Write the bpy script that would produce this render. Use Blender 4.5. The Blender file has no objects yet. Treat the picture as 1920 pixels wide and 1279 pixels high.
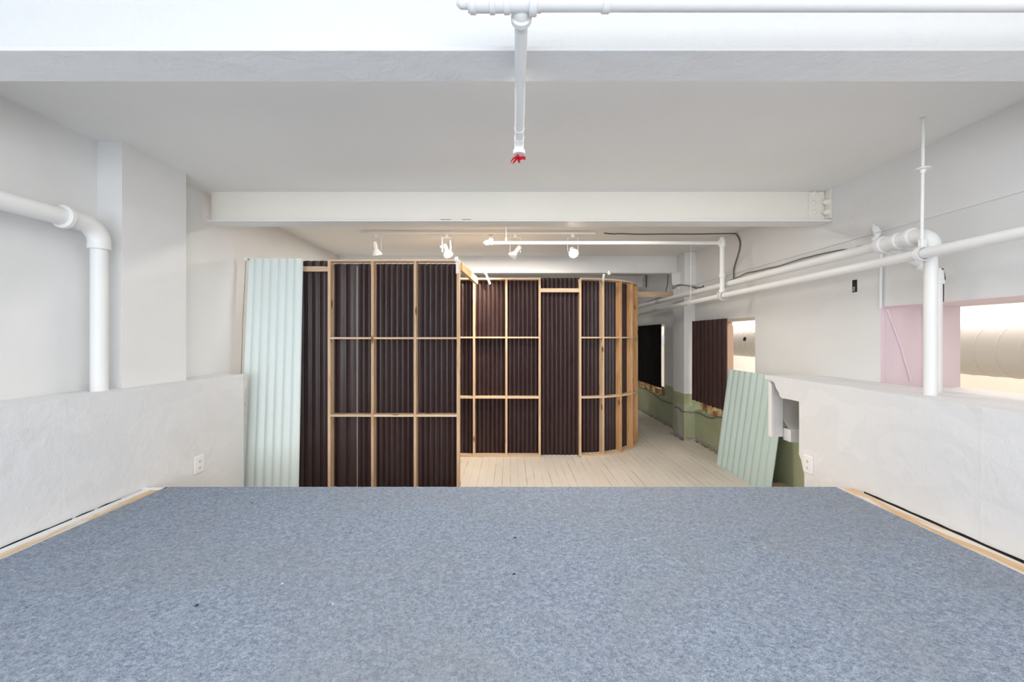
import bpy, bmesh, math, random
from mathutils import Vector, Matrix
random.seed(7)
PI = math.pi
S = bpy.context.scene
COL = S.collection

# ------------------------------------------------------------------ camera, world, lights, exposure
F = 720.0                       # focal length in pixels of the 1920 px wide frame
K = F / 745.0
EYE = 1.64
def Yd(d): return d * K
def at(px, py, d):              # a measured point of the photograph at depth d -> metres
    return Vector(((px - 957) * d / 745, d * K, EYE - (py - 632) * d / 745))

cam = bpy.data.cameras.new('camera'); camo = bpy.data.objects.new('camera', cam); COL.objects.link(camo)
camo.location = (0, 0, EYE); camo.rotation_euler = (PI / 2, 0, 0)
cam.sensor_width = 36; cam.lens = F / 1920 * 36
cam.shift_x = 3 / 1920; cam.shift_y = -7.5 / 1920
cam.clip_start = 0.05
S.camera = camo
S.view_settings.view_transform = 'Standard'; S.view_settings.look = 'None'
S.view_settings.gamma = 1; S.view_settings.use_curve_mapping = False
S.view_settings.exposure = 0.34

W = bpy.data.worlds.new('world'); S.world = W; W.use_nodes = True
W.node_tree.nodes['Background'].inputs[0].default_value = (.75, .86, 1, 1)
W.node_tree.nodes['Background'].inputs[1].default_value = 1.2

def area(name, loc, look, sx, sy, power, colr, spread=180):
    l = bpy.data.lights.new(name, 'AREA'); l.shape = 'RECTANGLE'; l.size = sx; l.size_y = sy
    l.energy = power; l.color = colr; l.spread = math.radians(spread)
    o = bpy.data.objects.new(name, l); COL.objects.link(o); o.location = loc
    o.rotation_euler = (Vector(look) - Vector(loc)).to_track_quat('-Z', 'Y').to_euler()
    return o
# daylight through the two windows of the rear wall (behind the camera)
area('daylight_left', (-1.45, -3.08, 1.62), (-1.45, 4, 1.9), 1.9, 1.8, 55, (.80, .90, 1))
area('daylight_right', (1.45, -3.08, 1.62), (1.45, 4, 1.9), 1.9, 1.8, 55, (1, .965, .92))
area('fill_strip_rear', (0, -1.3, 2.93), (0, -1.3, 0), 3.0, .2, 55, (1, .985, .968))  # unseen fill added behind the camera, no fixture
area('fill_strip_near', (0, Yd(1.86), 2.955), (0, Yd(1.86), 0), 4.0, .12, 16, (1, .985, .968))  # added fill tucked behind the first beam, no fixture
area('fill_strip_middle', (0, Yd(4.25), 2.955), (0, Yd(4.25), 0), 3.0, .12, 34, (1, .95, .885))  # added fill hidden by the second beam, no fixture
# added fill above and behind the corrugated enclosure; ceiling lights of the room next door
area('fill_light_back', (-.6, Yd(5.75), 2.93), (-.6, Yd(5.75), 0), 3.0, .15, 40, (1, .93, .84))
area('fill_light_aisle', (.9, Yd(7.4), 2.93), (.9, Yd(7.4), 0), 1.6, .12, 12, (.95, .97, 1))
area('next_room_light', (5.2, 4.2, 2.9), (5.2, 4.2, 0), 1.6, 4, 78, (1, .965, .92))
area('next_room_light_far', (5.2, 9.4, 2.9), (5.2, 9.4, 0), 1.6, 3, 74, (1, .965, .92))

# ------------------------------------------------------------------ materials
def mat(name, col=(.8, .8, .8), rough=.6, metal=0, spec=.5):
    m = bpy.data.materials.new(name); m.use_nodes = True
    b = m.node_tree.nodes['Principled BSDF']
    b.inputs['Base Color'].default_value = (*col, 1); b.inputs['Roughness'].default_value = rough
    b.inputs['Metallic'].default_value = metal; b.inputs['Specular IOR Level'].default_value = spec
    return m
class N:                        # small node builder
    def __init__(s, m): s.m = m; s.t = m.node_tree; s.b = s.t.nodes['Principled BSDF']
    def new(s, typ, **kw):
        n = s.t.nodes.new(typ)
        for k, v in kw.items(): setattr(n, k, v)
        return n
    def L(s, a, b): s.t.links.new(a, b)
    def coords(s, scale=(1, 1, 1), kind='Object'):
        tc = s.new('ShaderNodeTexCoord'); mp = s.new('ShaderNodeMapping'); mp.inputs['Scale'].default_value = scale
        s.L(tc.outputs[kind], mp.inputs[0]); return mp.outputs[0]
    def noise(s, vec, scale, detail=4, rough=.55, dist=0):
        n = s.new('ShaderNodeTexNoise'); n.inputs['Scale'].default_value = scale; n.inputs['Detail'].default_value = detail
        n.inputs['Roughness'].default_value = rough; n.inputs['Distortion'].default_value = dist
        s.L(vec, n.inputs['Vector']); return n.outputs['Fac']
    def ramp(s, fac, stops, interp='LINEAR'):
        r = s.new('ShaderNodeValToRGB'); r.color_ramp.interpolation = interp; e = r.color_ramp.elements
        e[0].position, e[0].color = stops[0][0], (*stops[0][1], 1)
        e[1].position, e[1].color = stops[-1][0], (*stops[-1][1], 1)
        for p, c in stops[1:-1]:
            x = e.new(p); x.color = (*c, 1)
        s.L(fac, r.inputs[0]); return r.outputs[0]
    def mask(s, fac, a, b):     # 0 below a, 1 above b
        r = s.new('ShaderNodeMapRange'); r.inputs[1].default_value = a; r.inputs[2].default_value = b
        s.L(fac, r.inputs[0]); return r.outputs[0]
    def mix(s, fac, a, b, mode='MIX'):
        n = s.new('ShaderNodeMix', data_type='RGBA', blend_type=mode)
        for i, v in ((0, fac), (6, a), (7, b)):
            if hasattr(v, 'links'): s.L(v, n.inputs[i])
            elif isinstance(v, tuple): n.inputs[i].default_value = (*v, 1)
            else: n.inputs[i].default_value = v
        return n.outputs[2]
    def math(s, op, a, b=0.0):
        n = s.new('ShaderNodeMath', operation=op)
        for i, v in ((0, a), (1, b)):
            if hasattr(v, 'links'): s.L(v, n.inputs[i])
            else: n.inputs[i].default_value = v
        return n.outputs[0]
    def xyz(s, vec):
        n = s.new('ShaderNodeSeparateXYZ'); s.L(vec, n.inputs[0]); return n.outputs
    def bump(s, h, strength, dist=.01):
        n = s.new('ShaderNodeBump'); n.inputs['Strength'].default_value = strength; n.inputs['Distance'].default_value = dist
        s.L(h, n.inputs['Height']); s.L(n.outputs[0], s.b.inputs['Normal'])
    def color(s, c): s.L(c, s.b.inputs['Base Color'])

def plaster(name, col, var=.03, bump=.25, rough=.75, patch=0):
    m = mat(name, col, rough); n = N(m); v = n.coords()
    lo = tuple(max(0, c - var) for c in col); hi = tuple(min(1, c + var * .6) for c in col)
    big = n.noise(v, 1.1, 3, .5, .6)
    c = n.ramp(big, [(.35, lo), (.65, hi)])
    if patch:
        p = n.mask(n.noise(n.coords((1, .8, 1.3)), 1.7, 2, .4, 1.4), .5, .515)
        c = n.mix(n.math('MULTIPLY', p, .5), c, tuple(x - patch for x in col))
    n.color(c)
    h = n.math('ADD', n.noise(v, 9, 3, .6, .3), n.math('MULTIPLY', n.noise(v, 160, 2), .12))
    n.bump(h, bump, .01)
    return m
M = {}
M['wall'] = plaster('white painted plaster', (.79, .79, .785))
M['half'] = plaster('patched drywall', (.765, .77, .78), .02, .8, .7, .05)
M['ceil'] = plaster('ceiling paint', (.87, .865, .85), .012, .12)
M['beam'] = plaster('brushed paint on steel', (.83, .83, .825), .012, .6, .5)
M['beamc'] = plaster('cream paint on steel', (.91, .87, .785), .012, .25, .5)
M['pipe'] = plaster('glossy white pipe paint', (.84, .84, .83), .012, .12, .42)
M['white'] = mat('white enamel', (.86, .86, .85), .4)
M['cream'] = plaster('cream room paint', (.84, .785, .71), .02, .05)
M['pink'] = plaster('pink paint', (.85, .71, .755), .015, .15, .7)
M['peach'] = plaster('peach paint', (.80, .55, .42), .015, .1)
M['ductm'] = mat('painted duct metal', (.70, .65, .62), .55)
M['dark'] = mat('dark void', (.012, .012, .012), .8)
M['steel'] = mat('bare steel', (.35, .35, .35), .35, .9)
M['cable'] = mat('grey cable jacket', (.14, .135, .13), .6)
M['blackc'] = mat('black cable', (.02, .02, .02), .5)
M['ribbon'] = mat('red ribbon', (.62, .01, .03), .4)
M['brick'] = plaster('reddish block', (.35, .13, .07), .05, .5)
def emis(name, col, st):
    m = mat(name, col); b = m.node_tree.nodes['Principled BSDF']
    b.inputs['Emission Color'].default_value = (*col, 1); b.inputs['Emission Strength'].default_value = st; return m
M['lens'] = emis('lit lamp lens', (1, .95, .86), 3.2)
M['tubelight'] = emis('lit tube', (1, .96, .88), 2.5)

def corr(name, col, rough, spec=.5, var=.01, scuff=0):
    m = mat(name, col, rough, 0, spec); n = N(m); v = n.coords((1, 1, .25))
    f = n.noise(v, 14, 4, .6)
    c = n.ramp(f, [(.3, tuple(max(0, x - var) for x in col)), (.7, tuple(x + var for x in col))])
    if scuff:
        s = n.mask(n.noise(n.coords((1, 1, .5)), 22, 6, .7, .5), .66, .74)
        c = n.mix(n.math('MULTIPLY', s, scuff), c, (.3, .3, .3))
    n.color(c)
    n.L(n.ramp(n.noise(n.coords((1, 1, .3)), 5, 4), [(.3, (rough - .08,) * 3), (.7, (rough + .1,) * 3)]), n.b.inputs['Roughness'])
    return m
M['brown'] = corr('dark brown corrugated plastic', (.036, .018, .019), .40, .5, .006, .12)
M['brown2'] = corr('brown corrugated sheet', (.044, .020, .018), .42, .3, .006, .1)
M['black'] = corr('black corrugated sheet', (.003, .003, .003), .6, .15, .001)
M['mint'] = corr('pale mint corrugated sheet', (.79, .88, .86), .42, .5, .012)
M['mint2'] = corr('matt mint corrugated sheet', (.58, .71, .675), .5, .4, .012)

def wood(name, axis, base, dark, knots=True, paint=0):
    m = mat(name, base, .6, 0, .3); n = N(m)
    sc = [14, 14, 14]; sc[axis] = 1.1
    tc = n.new('ShaderNodeTexCoord'); oi = n.new('ShaderNodeObjectInfo')
    ad = n.new('ShaderNodeVectorMath', operation='ADD'); cm = n.new('ShaderNodeCombineXYZ')
    r = n.math('MULTIPLY', oi.outputs['Random'], 37.0)
    for i in range(3): n.L(r, cm.inputs[i])
    n.L(tc.outputs['Object'], ad.inputs[0]); n.L(cm.outputs[0], ad.inputs[1])
    mp = n.new('ShaderNodeMapping'); mp.inputs['Scale'].default_value = sc; n.L(ad.outputs[0], mp.inputs[0])
    g = n.noise(mp.outputs[0], 2.0, 6, .6, 1.4)
    mid = tuple(.6 * a + .4 * b for a, b in zip(base, dark))
    c = n.ramp(g, [(.30, dark), (.47, mid), (.62, base)])
    if knots:
        k2 = n.new('ShaderNodeMapping'); s2 = [9, 9, 9]; s2[axis] = 3.2; k2.inputs['Scale'].default_value = s2
        n.L(ad.outputs[0], k2.inputs[0])
        vo = n.new('ShaderNodeTexVoronoi'); vo.inputs['Scale'].default_value = 1.0; n.L(k2.outputs[0], vo.inputs['Vector'])
        kn = n.math('SUBTRACT', 1.0, n.mask(vo.outputs['Distance'], .10, .2))
        c = n.mix(kn, c, (.22, .09, .03))
    hs = n.new('ShaderNodeHueSaturation'); n.L(c, hs.inputs['Color'])
    n.L(n.math('ADD', n.math('MULTIPLY', oi.outputs['Random'], .22), .90), hs.inputs['Value'])
    c = hs.outputs[0]
    if paint:
        p = n.mask(n.noise(n.coords((2.2, .55, 1)), 3.3, 5, .6, .8), .485, .56)
        c = n.mix(n.math('MULTIPLY', p, .75), c, (.74, .73, .72))
    n.color(c); n.bump(g, .12, .004)
    return m
WB, WD = (.77, .56, .38), (.57, .36, .20)
M['wz'] = wood('pine upright', 2, WB, WD)
M['wx'] = wood('pine crosspiece', 0, (.79, .60, .43), (.64, .44, .27))
M['wy'] = wood('pine lengthwise', 1, (.76, .54, .31), (.55, .33, .13))
M['wzo'] = wood('fir upright', 2, (.78, .47, .24), (.55, .27, .10))
M['ply'] = wood('plywood edge', 1, (.70, .50, .30), (.56, .36, .18), False, 1)
M['wdark'] = wood('aged timber', 1, (.40, .24, .10), (.20, .10, .04))

# wall with green wainscot below 0.743 m
def wainscot():
    m = mat('white wall over green wainscot', (.7, .7, .7), .65); n = N(m); v = n.coords(); x = n.xyz(v)
    z = n.math('ADD', x[2], n.math('MULTIPLY', n.math('SUBTRACT', n.noise(v, 9, 4), .5), .012))
    up = n.mask(z, .742, .745)
    gr = n.ramp(n.noise(v, 2.3, 5, .6, .5), [(.3, (.33, .36, .21)), (.5, (.39, .425, .265)), (.7, (.44, .48, .32))])
    chips = n.mask(n.noise(v, 13, 6, .7, .3), .665, .68)
    gr = n.mix(n.math('MULTIPLY', chips, .8), gr, (.68, .68, .66))
    nb = n.noise(v, 24, 5, .7, .6)
    low = n.math('MULTIPLY', n.mask(n.math('ADD', n.math('MULTIPLY', x[2], -1), n.math('MULTIPLY', nb, .13)), -.005, .01), 1)
    gr = n.mix(low, gr, n.ramp(n.noise(v, 70, 3), [(.42, (.12, .075, .06)), (.56, (.6, .58, .54))]))
    wt = n.ramp(n.noise(v, 1.1, 3), [(.35, (.73, .73, .72)), (.65, (.78, .78, .77))])
    n.color(n.mix(up, gr, wt))
    n.bump(n.math('ADD', n.noise(v, 9, 3), n.math('MULTIPLY', nb, .3)), .3, .01)
    return m
M['wain'] = wainscot()

def boards():
    m = mat('cream painted floorboards', (.7, .62, .5), .5); n = N(m); v = n.coords(); x = n.xyz(v)
    p = .093
    u = n.math('ADD', n.math('DIVIDE', x[0], p), 50.0)
    fr = n.math('FRACT', u); idx = n.math('FLOOR', u)
    wn = n.new('ShaderNodeTexWhiteNoise', noise_dimensions='1D'); n.L(idx, wn.inputs['W'])
    d = n.math('ABSOLUTE', n.math('SUBTRACT', fr, .5))
    # gap lines open only here and there along each joint
    cm = n.new('ShaderNodeCombineXYZ'); n.L(n.math('ADD', n.math('ROUND', u), 0), cm.inputs[0]); n.L(n.math('MULTIPLY', x[1], 1.0), cm.inputs[1])
    on = n.noise(cm.outputs[0], 1.9, 3, .6)
    w = n.math('SUBTRACT', .497, n.math('MULTIPLY', n.mask(on, .47, .7), .035))
    line = n.math('GREATER_THAN', d, w)
    faint = n.mask(d, .47, .5)
    base = n.ramp(n.noise(n.coords((1, .4, 1)), 3, 5, .6), [(.3, (.74, .675, .59)), (.7, (.82, .76, .67))])
    base = n.mix(n.math('MULTIPLY', n.math('SUBTRACT', wn.outputs['Value'], .5), .10), base, (.5, .46, .4))
    base = n.mix(n.math('MULTIPLY', faint, .12), base, (.3, .25, .2))
    sc = n.mask(n.noise(n.coords((2.5, 1, 1)), 16, 6, .7, 1), .69, .72)
    base = n.mix(n.math('MULTIPLY', sc, .6), base, (.78, .76, .73))
    c = n.mix(n.math('MULTIPLY', line, .85), base, (.06, .045, .04))
    n.color(c); n.bump(n.math('MULTIPLY', faint, -1), .3, .004)
    n.L(n.ramp(n.noise(v, 6, 4), [(.3, (.38,) * 3), (.7, (.55,) * 3)]), n.b.inputs['Roughness'])
    return m
M['boards'] = boards()

def carpet():
    m = mat('blue grey loop carpet', (.2, .25, .32), 1.0, 0, .05); n = N(m); v = n.coords()
    fine = n.noise(n.coords((1, 1, 1)), 210, 3, .8)
    med = n.noise(n.coords((1, 1.25, 1)), 58, 4, .75, .8)
    f = n.math('ADD', n.math('MULTIPLY', fine, .45), n.math('MULTIPLY', med, .55))
    c = n.ramp(f, [(.37, (.115, .145, .20)), (.5, (.25, .295, .37)), (.63, (.43, .48, .56))])
    big = n.noise(v, 1.5, 4, .6, .7)
    c = n.mix(n.math('MULTIPLY', n.mask(big, .42, .68), .35), c, (.26, .265, .27))
    def spots(scale, thr, col, off):
        nonlocal c
        mp = n.coords((1, 1, 1)); o = n.new('ShaderNodeVectorMath', operation='ADD'); o.inputs[1].default_value = (off, off * .7, 0); n.L(mp, o.inputs[0])
        d = n.new('ShaderNodeVectorMath', operation='ADD'); w = n.new('ShaderNodeTexNoise'); w.inputs['Scale'].default_value = 40
        n.L(o.outputs[0], w.inputs['Vector']); sc = n.new('ShaderNodeVectorMath', operation='SCALE'); sc.inputs['Scale'].default_value = .02
        n.L(w.outputs['Color'], sc.inputs[0]); n.L(o.outputs[0], d.inputs[0]); n.L(sc.outputs[0], d.inputs[1])
        vo = n.new('ShaderNodeTexVoronoi'); vo.inputs['Scale'].default_value = scale; n.L(d.outputs[0], vo.inputs['Vector'])
        c = n.mix(n.math('SUBTRACT', 1.0, n.mask(vo.outputs['Distance'], thr, thr * 1.5)), c, col)
    spots(4.2, .020, (.62, .62, .6), 3.3)
    spots(3.3, .021, (.04, .04, .045), 8.1)
    n.color(c); n.bump(f, .8, .006)
    return m
M['carpet'] = carpet()

# ------------------------------------------------------------------ mesh builder
class MB:
    def __init__(s): s.v = []; s.f = []
    def add(s, vs, fs):
        o = len(s.v); s.v += [tuple(v) for v in vs]; s.f += [tuple(i + o for i in f) for f in fs]; return s
    def box(s, x0, x1, y0, y1, z0, z1, bev=0):
        if bev:
            bm = bmesh.new(); bmesh.ops.create_cube(bm, size=1)
            for v in bm.verts: v.co = Vector(((x0 + x1) / 2 + v.co.x * (x1 - x0), (y0 + y1) / 2 + v.co.y * (y1 - y0), (z0 + z1) / 2 + v.co.z * (z1 - z0)))
            bmesh.ops.bevel(bm, geom=bm.edges[:], offset=bev, segments=1, affect='EDGES')
            bm.verts.index_update(); s.add([v.co[:] for v in bm.verts], [[v.index for v in f.verts] for f in bm.faces]); bm.free(); return s
        vs = [(x, y, z) for x in (x0, x1) for y in (y0, y1) for z in (z0, z1)]
        return s.add(vs, [(0, 1, 3, 2), (4, 6, 7, 5), (0, 4, 5, 1), (2, 3, 7, 6), (0, 2, 6, 4), (1, 5, 7, 3)])
    def obox(s, c, ux, uy, uz, a, b, h):     # oriented box, half sizes a,b,h
        ux, uy, uz = Vector(ux), Vector(uy), Vector(uz); c = Vector(c)
        vs = [c + ux * a * i + uy * b * j + uz * h * k for i in (-1, 1) for j in (-1, 1) for k in (-1, 1)]
        return s.add(vs, [(0, 1, 3, 2), (4, 6, 7, 5), (0, 4, 5, 1), (2, 3, 7, 6), (0, 2, 6, 4), (1, 5, 7, 3)])
    def bar(s, p0, p1, w, h, up=(0, 0, 1)):
        p0, p1 = Vector(p0), Vector(p1); d = (p1 - p0); L = d.length; d.normalize()
        r = d.cross(Vector(up)).normalized(); u = r.cross(d)
        return s.obox((p0 + p1) / 2, d, r, u, L / 2, w / 2, h / 2)
    def tube(s, pts, r, n=16, caps=True, rads=None):
        pts = [Vector(p) for p in pts]; T = []
        for i in range(len(pts)):
            a = pts[max(i - 1, 0)]; b = pts[min(i + 1, len(pts) - 1)]; T.append((b - a).normalized())
        ref = Vector((0, 0, 1)) if abs(T[0].z) < .9 else Vector((1, 0, 0))
        nn = T[0].cross(ref).normalized(); vs = []
        for i, p in enumerate(pts):
            nn = (nn - T[i] * nn.dot(T[i])).normalized(); bb = T[i].cross(nn); rr = rads[i] if rads else r
            for k in range(n):
                a = 2 * PI * k / n; vs.append(p + (nn * math.cos(a) + bb * math.sin(a)) * rr)
        fs = [(i * n + k, i * n + (k + 1) % n, (i + 1) * n + (k + 1) % n, (i + 1) * n + k) for i in range(len(pts) - 1) for k in range(n)]
        if caps: fs += [tuple(range(n))[::-1], tuple((len(pts) - 1) * n + k for k in range(n))]
        return s.add(vs, fs)
    def lathe(s, p, d, prof, n=24):          # prof = [(distance along d, radius)...]
        p = Vector(p); d = Vector(d).normalized()
        a = d.cross(Vector((0, 0, 1)) if abs(d.z) < .9 else Vector((1, 0, 0))).normalized(); b = d.cross(a); vs = []
        for t, r in prof:
            for k in range(n):
                g = 2 * PI * k / n; vs.append(p + d * t + (a * math.cos(g) + b * math.sin(g)) * max(r, 1e-4))
        m = len(prof)
        fs = [(i * n + k, i * n + (k + 1) % n, (i + 1) * n + (k + 1) % n, (i + 1) * n + k) for i in range(m - 1) for k in range(n)]
        fs += [tuple(range(n))[::-1], tuple((m - 1) * n + k for k in range(n))]
        return s.add(vs, fs)
    def collar(s, p, d, r, w): return s.lathe(Vector(p) - Vector(d).normalized() * w / 2, d, [(0, r * .93), (w * .12, r), (w * .88, r), (w, r * .93)])
    def grid(s, rows):                       # rows of equal length
        m = len(rows[0]); vs = [p for r in rows for p in r]
        return s.add(vs, [(i * m + j, i * m + j + 1, (i + 1) * m + j + 1, (i + 1) * m + j) for i in range(len(rows) - 1) for j in range(m - 1)])
    def sheet(s, bot, top, L, pitch, amp, nrm=None, th=.003, wob=.0, rows=8, phase=0.0, seed=0):
        # bot(t), top(t): points for t in 0..1 along a sheet of length L; nrm(t) the outward normal
        rnd = random.Random(seed); n = max(8, int(L / pitch * 12)); w1, w2 = rnd.random() * 6, rnd.random() * 6
        def surf(off):
            R = []
            for j in range(rows + 1):
                h = j / rows; row = []
                for i in range(n + 1):
                    t = i / n; p = Vector(bot(t)).lerp(Vector(top(t)), h); nn = Vector(nrm(t))
                    a = amp * (2 * math.sqrt(math.cos(PI * (t * L / pitch) + phase) ** 2 + .004) - 1) + wob * math.sin(3 * t * PI + w1 + h * 2) * math.sin(h * 3 + w2) + off
                    row.append(p + nn * a)
                R.append(row)
            return R
        A = surf(th / 2); B = surf(-th / 2); m = n + 1; k = (rows + 1) * m
        s.v_ = len(s.v)
        vs = [p for r in A for p in r] + [p for r in B for p in r]; fs = []
        for i in range(rows):
            for j in range(n):
                q = (i * m + j, i * m + j + 1, (i + 1) * m + j + 1, (i + 1) * m + j)
                fs += [q, tuple(x + k for x in q[::-1])]
        for j in range(n):
            fs += [(j + 1, j, j + k, j + 1 + k), (rows * m + j, rows * m + j + 1, rows * m + j + 1 + k, rows * m + j + k)]
        for i in range(rows):
            fs += [(i * m, (i + 1) * m, (i + 1) * m + k, i * m + k), ((i + 1) * m + n, i * m + n, i * m + n + k, (i + 1) * m + n + k)]
        return s.add(vs, fs)
    def slab(s, outline, ax, a0, a1):        # polygon in the plane across axis ax, extruded a0..a1
        def P(p, a):
            q = list(p); q.insert(ax, a); return tuple(q)
        n = len(outline); vs = [P(p, a0) for p in outline] + [P(p, a1) for p in outline]
        return s.add(vs, [tuple(range(n)), tuple(range(n, 2 * n))[::-1]] + [(i, i + n, (i + 1) % n + n, (i + 1) % n) for i in range(n)])
    def build(s, name, m, parent=None, smooth=True, ang=35, origin=None):
        root = Vector((0, 0, 0)); q = parent
        while q: root += Vector(q.location); q = q.parent
        if parent is None and origin is not None: root = Vector(origin)
        me = bpy.data.meshes.new(name); me.from_pydata([tuple(Vector(v) - root) for v in s.v], [], s.f); me.validate()
        bm = bmesh.new(); bm.from_mesh(me); bmesh.ops.recalc_face_normals(bm, faces=bm.faces); bm.to_mesh(me); bm.free()
        me.materials.append(m)
        if smooth:
            me.shade_smooth(); me.set_sharp_from_angle(angle=math.radians(ang))
        o = bpy.data.objects.new(name, me); COL.objects.link(o); o.parent = parent
        if parent is None and origin is not None: o.location = root
        return o
def thing(name, label, cat, loc, group=None):
    o = bpy.data.objects.new(name, None); COL.objects.link(o); o.location = loc; o.empty_display_size = .1
    o['label'] = label; o['category'] = cat
    if group: o['group'] = group
    return o
def tag(o, label, cat, group=None):
    o['label'] = label; o['category'] = cat
    if group: o['group'] = group
    return o
def struct(name, mb, m, label=None, cat=None, smooth=False):
    o = mb.build(name, m, None, smooth); o['kind'] = 'structure'
    if label: o['label'] = label
    if cat: o['category'] = cat
    return o
def arc(c, u, v, r, a0, a1, n=10):
    c, u, v = Vector(c), Vector(u), Vector(v)
    return [c + u * r * math.cos(a0 + (a1 - a0) * i / n) + v * r * math.sin(a0 + (a1 - a0) * i / n) for i in range(n + 1)]

# ------------------------------------------------------------------ the setting
ZC = EYE + 1.338                 # ceiling
XL, XR = -2.83, 2.913            # side walls
HL, HR = -2.535, 2.405             # faces of the half walls
ZP = EYE - 1.05                  # top of the platform
ZLL, ZLR = EYE - .352, EYE - .358
YB, YF = -3.2, Yd(10.4)
XRO = 3.503
YP = Yd(2.764)                   # platform edge

struct('floor', MB().box(XL - .3, XR + .02, YB, YF + .2, -.12, 0), M['boards'], 'cream painted floorboards with narrow dark cracks between them', 'floor')
struct('ceiling', MB().box(XL - .3, XR + .6, YB - .2, YF + .2, ZC, ZC + .15), M['ceil'], 'smooth white painted ceiling between the steel beams', 'ceiling')
struct('wall_left', MB().box(XL - .2, XL, YB, YF, 0, ZC), M['wall'], 'long white painted wall on the left', 'wall')
struct('wall_far', MB().box(XL - .2, XRO, YF, YF + .15, 0, ZC), M['wall'], 'white end wall behind the corrugated enclosure', 'wall')
# pilaster of the left wall
struct('wall_pilaster', MB().box(XL, -2.66, Yd(2.722), Yd(3.26), ZLL, ZC), M['wall'], 'shallow white pilaster on the left wall rising from the ledge', 'pilaster')

# right wall with its three openings
O3 = (Yd(.9), Yd(3.13)); O1 = (Yd(4.73), Yd(6.28)); O2 = (Yd(7.48), Yd(9.7)); ZH = 1.88; ZS = .51
w = MB()
w.box(XR, XRO, YB, YF, ZH, ZC)
for a, b in ((YB, O3[0]), (O3[1], O1[0]), (O1[1], O2[0]), (O2[1], YF)): w.box(XR, XRO, a, b, 0, ZH)
w.box(XR, XRO, *O3, 0, 1.25)
def ragged(y0, y1, z, seed, n=26, amp=.035):
    r = random.Random(seed)
    return [(y0 + (y1 - y0) * i / n, z + (r.random() - .5) * amp) for i in range(n + 1)]
for k, o in enumerate((O1, O2)):
    w.box(XR + .14, XRO, *o, 0, ZS - .03)
    w.slab([(o[0], 0)] + ragged(*o, ZS, 5 + k) + [(o[1], 0)], 0, XR, XR + .14)
struct('wall_right', w, M['wain'], 'long right wall, white above a chipped green wainscot', 'wall')
struct('trim_1', MB().box(XR - .012, XR, YB, Yd(6.27), EYE + .825, ZC), M['wall'], 'upper band of the right wall standing proud along a thin crack', 'wall band')
struct('wall_pillar', MB().box(2.74, XR, Yd(6.27), Yd(6.69), 0, ZC), M['wain'], 'square pillar on the right wall, white over pale green', 'pillar')
# grey filler patch on the pillar
r = random.Random(3); pts = [(.0, .02), (.10, .02), (.12, .1), (.14, .2), (.135, .3), (.16, .36), (.17, .47), (.12, .54), (.06, .52), (.03, .46), (.06, .4), (.055, .3), (.04, .2), (.01, .1)]
struct('trim_2', MB().slab([(Yd(6.34) + a * 1.3, .03 + b) for a, b in pts], 0, 2.7385, 2.74), plaster('grey filler', (.46, .45, .46)), 'irregular patch of grey filler on the green foot of the pillar', 'patch')
# broken plaster crumbs along the foot of the right wall
cr = MB(); r = random.Random(11)
for i in range(90):
    y = Yd(4.4) + r.random() * (Yd(9.2) - Yd(4.4)); 
    x = XR if not (Yd(6.2) < y < Yd(6.72)) else 2.74
    cr.obox((x - .006 - r.random() * .012, y, .008), (1, 0, 0), (0, 1, 0), (0, 0, 1), .004 + r.random() * .006, .01 + r.random() * .03, .006 + r.random() * .008)
o = cr.build('plaster_rubble', plaster('crumbled plaster', (.30, .26, .23), .12, .8), None, False)
tag(o, 'line of crumbled plaster along the foot of the green wall', 'rubble'); o['kind'] = 'stuff'
# linings of the openings
struct('trim_3', MB().box(XR + .001, XRO, O3[1] - .004, O3[1] + .0, 1.25, ZH).box(XR + .03, XRO, O3[1] - .02, O3[1] - .004, 1.25, ZH).box(XR + .30, XRO, O3[1] - .035, O3[1] - .02, 1.25, ZH - .003).box(XR + .001, XRO, *O3, ZH - .004, ZH), M['pink'], 'pink painted reveal of the large opening at the right', 'window reveal')
struct('trim_4', MB().box(XR + .001, XRO, O1[1] - .006, O1[1], .70, ZH).box(XR + .45, XRO + .01, O1[1] - .02, O1[1] - .006, .70, ZH - .06), M['peach'], 'peach painted reveal of the middle opening beside the brown sheet', 'window reveal')
struct('trim_5', MB().box(XR - .004, XR + .05, O2[0] - .001, O2[0] + .035, ZS + .16, ZH + .01), M['mint'], 'pale mint upright strip beside the black sheet', 'window trim')
# half walls with ledges
w = MB().box(XL, HL, YB, Yd(3.777), 0, ZLL, 0)
w.box(HL - .002, HL + .0006, Yd(2.262) - .006, Yd(2.262) + .006, ZP, ZLL - .004).box(HL - .002, HL + .0006, Yd(3.185) - .006, Yd(3.185) + .006, ZP, ZLL - .004)
struct('wall_half_left', w, M['half'], 'low patched drywall half wall with a ledge on the left', 'half wall')
# torn plaster end of the left half wall
r = random.Random(4); zt = ZLL
prof = [(3.767, zt), (3.822, zt)]
for i in range(15): prof.append((3.777 + (.062 if i < 5 else (.025 if i < 10 else .05)) + (r.random() - .5) * .03, zt - .02 - i * .031))
prof += [(3.767, zt - .52)]
w = MB().slab([(a * K, b) for a, b in prof], 0, HL - .05, HL - .004)
for i in range(26):
    zz = zt - .02 - r.random() * .45; w.obox((HL - .004 - r.random() * .02, Yd(3.777) + r.random() * .03, zz), (1, 0, .3), (0, 1, .2), (.2, -.2, 1), .006 + r.random() * .006, .006 + r.random() * .01, .006 + r.random() * .014)
struct('trim_6', w, plaster('torn plaster', (.66, .63, .59), .16, 1), 'torn crumbling plaster edge at the end of the left half wall', 'plaster edge')

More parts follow.
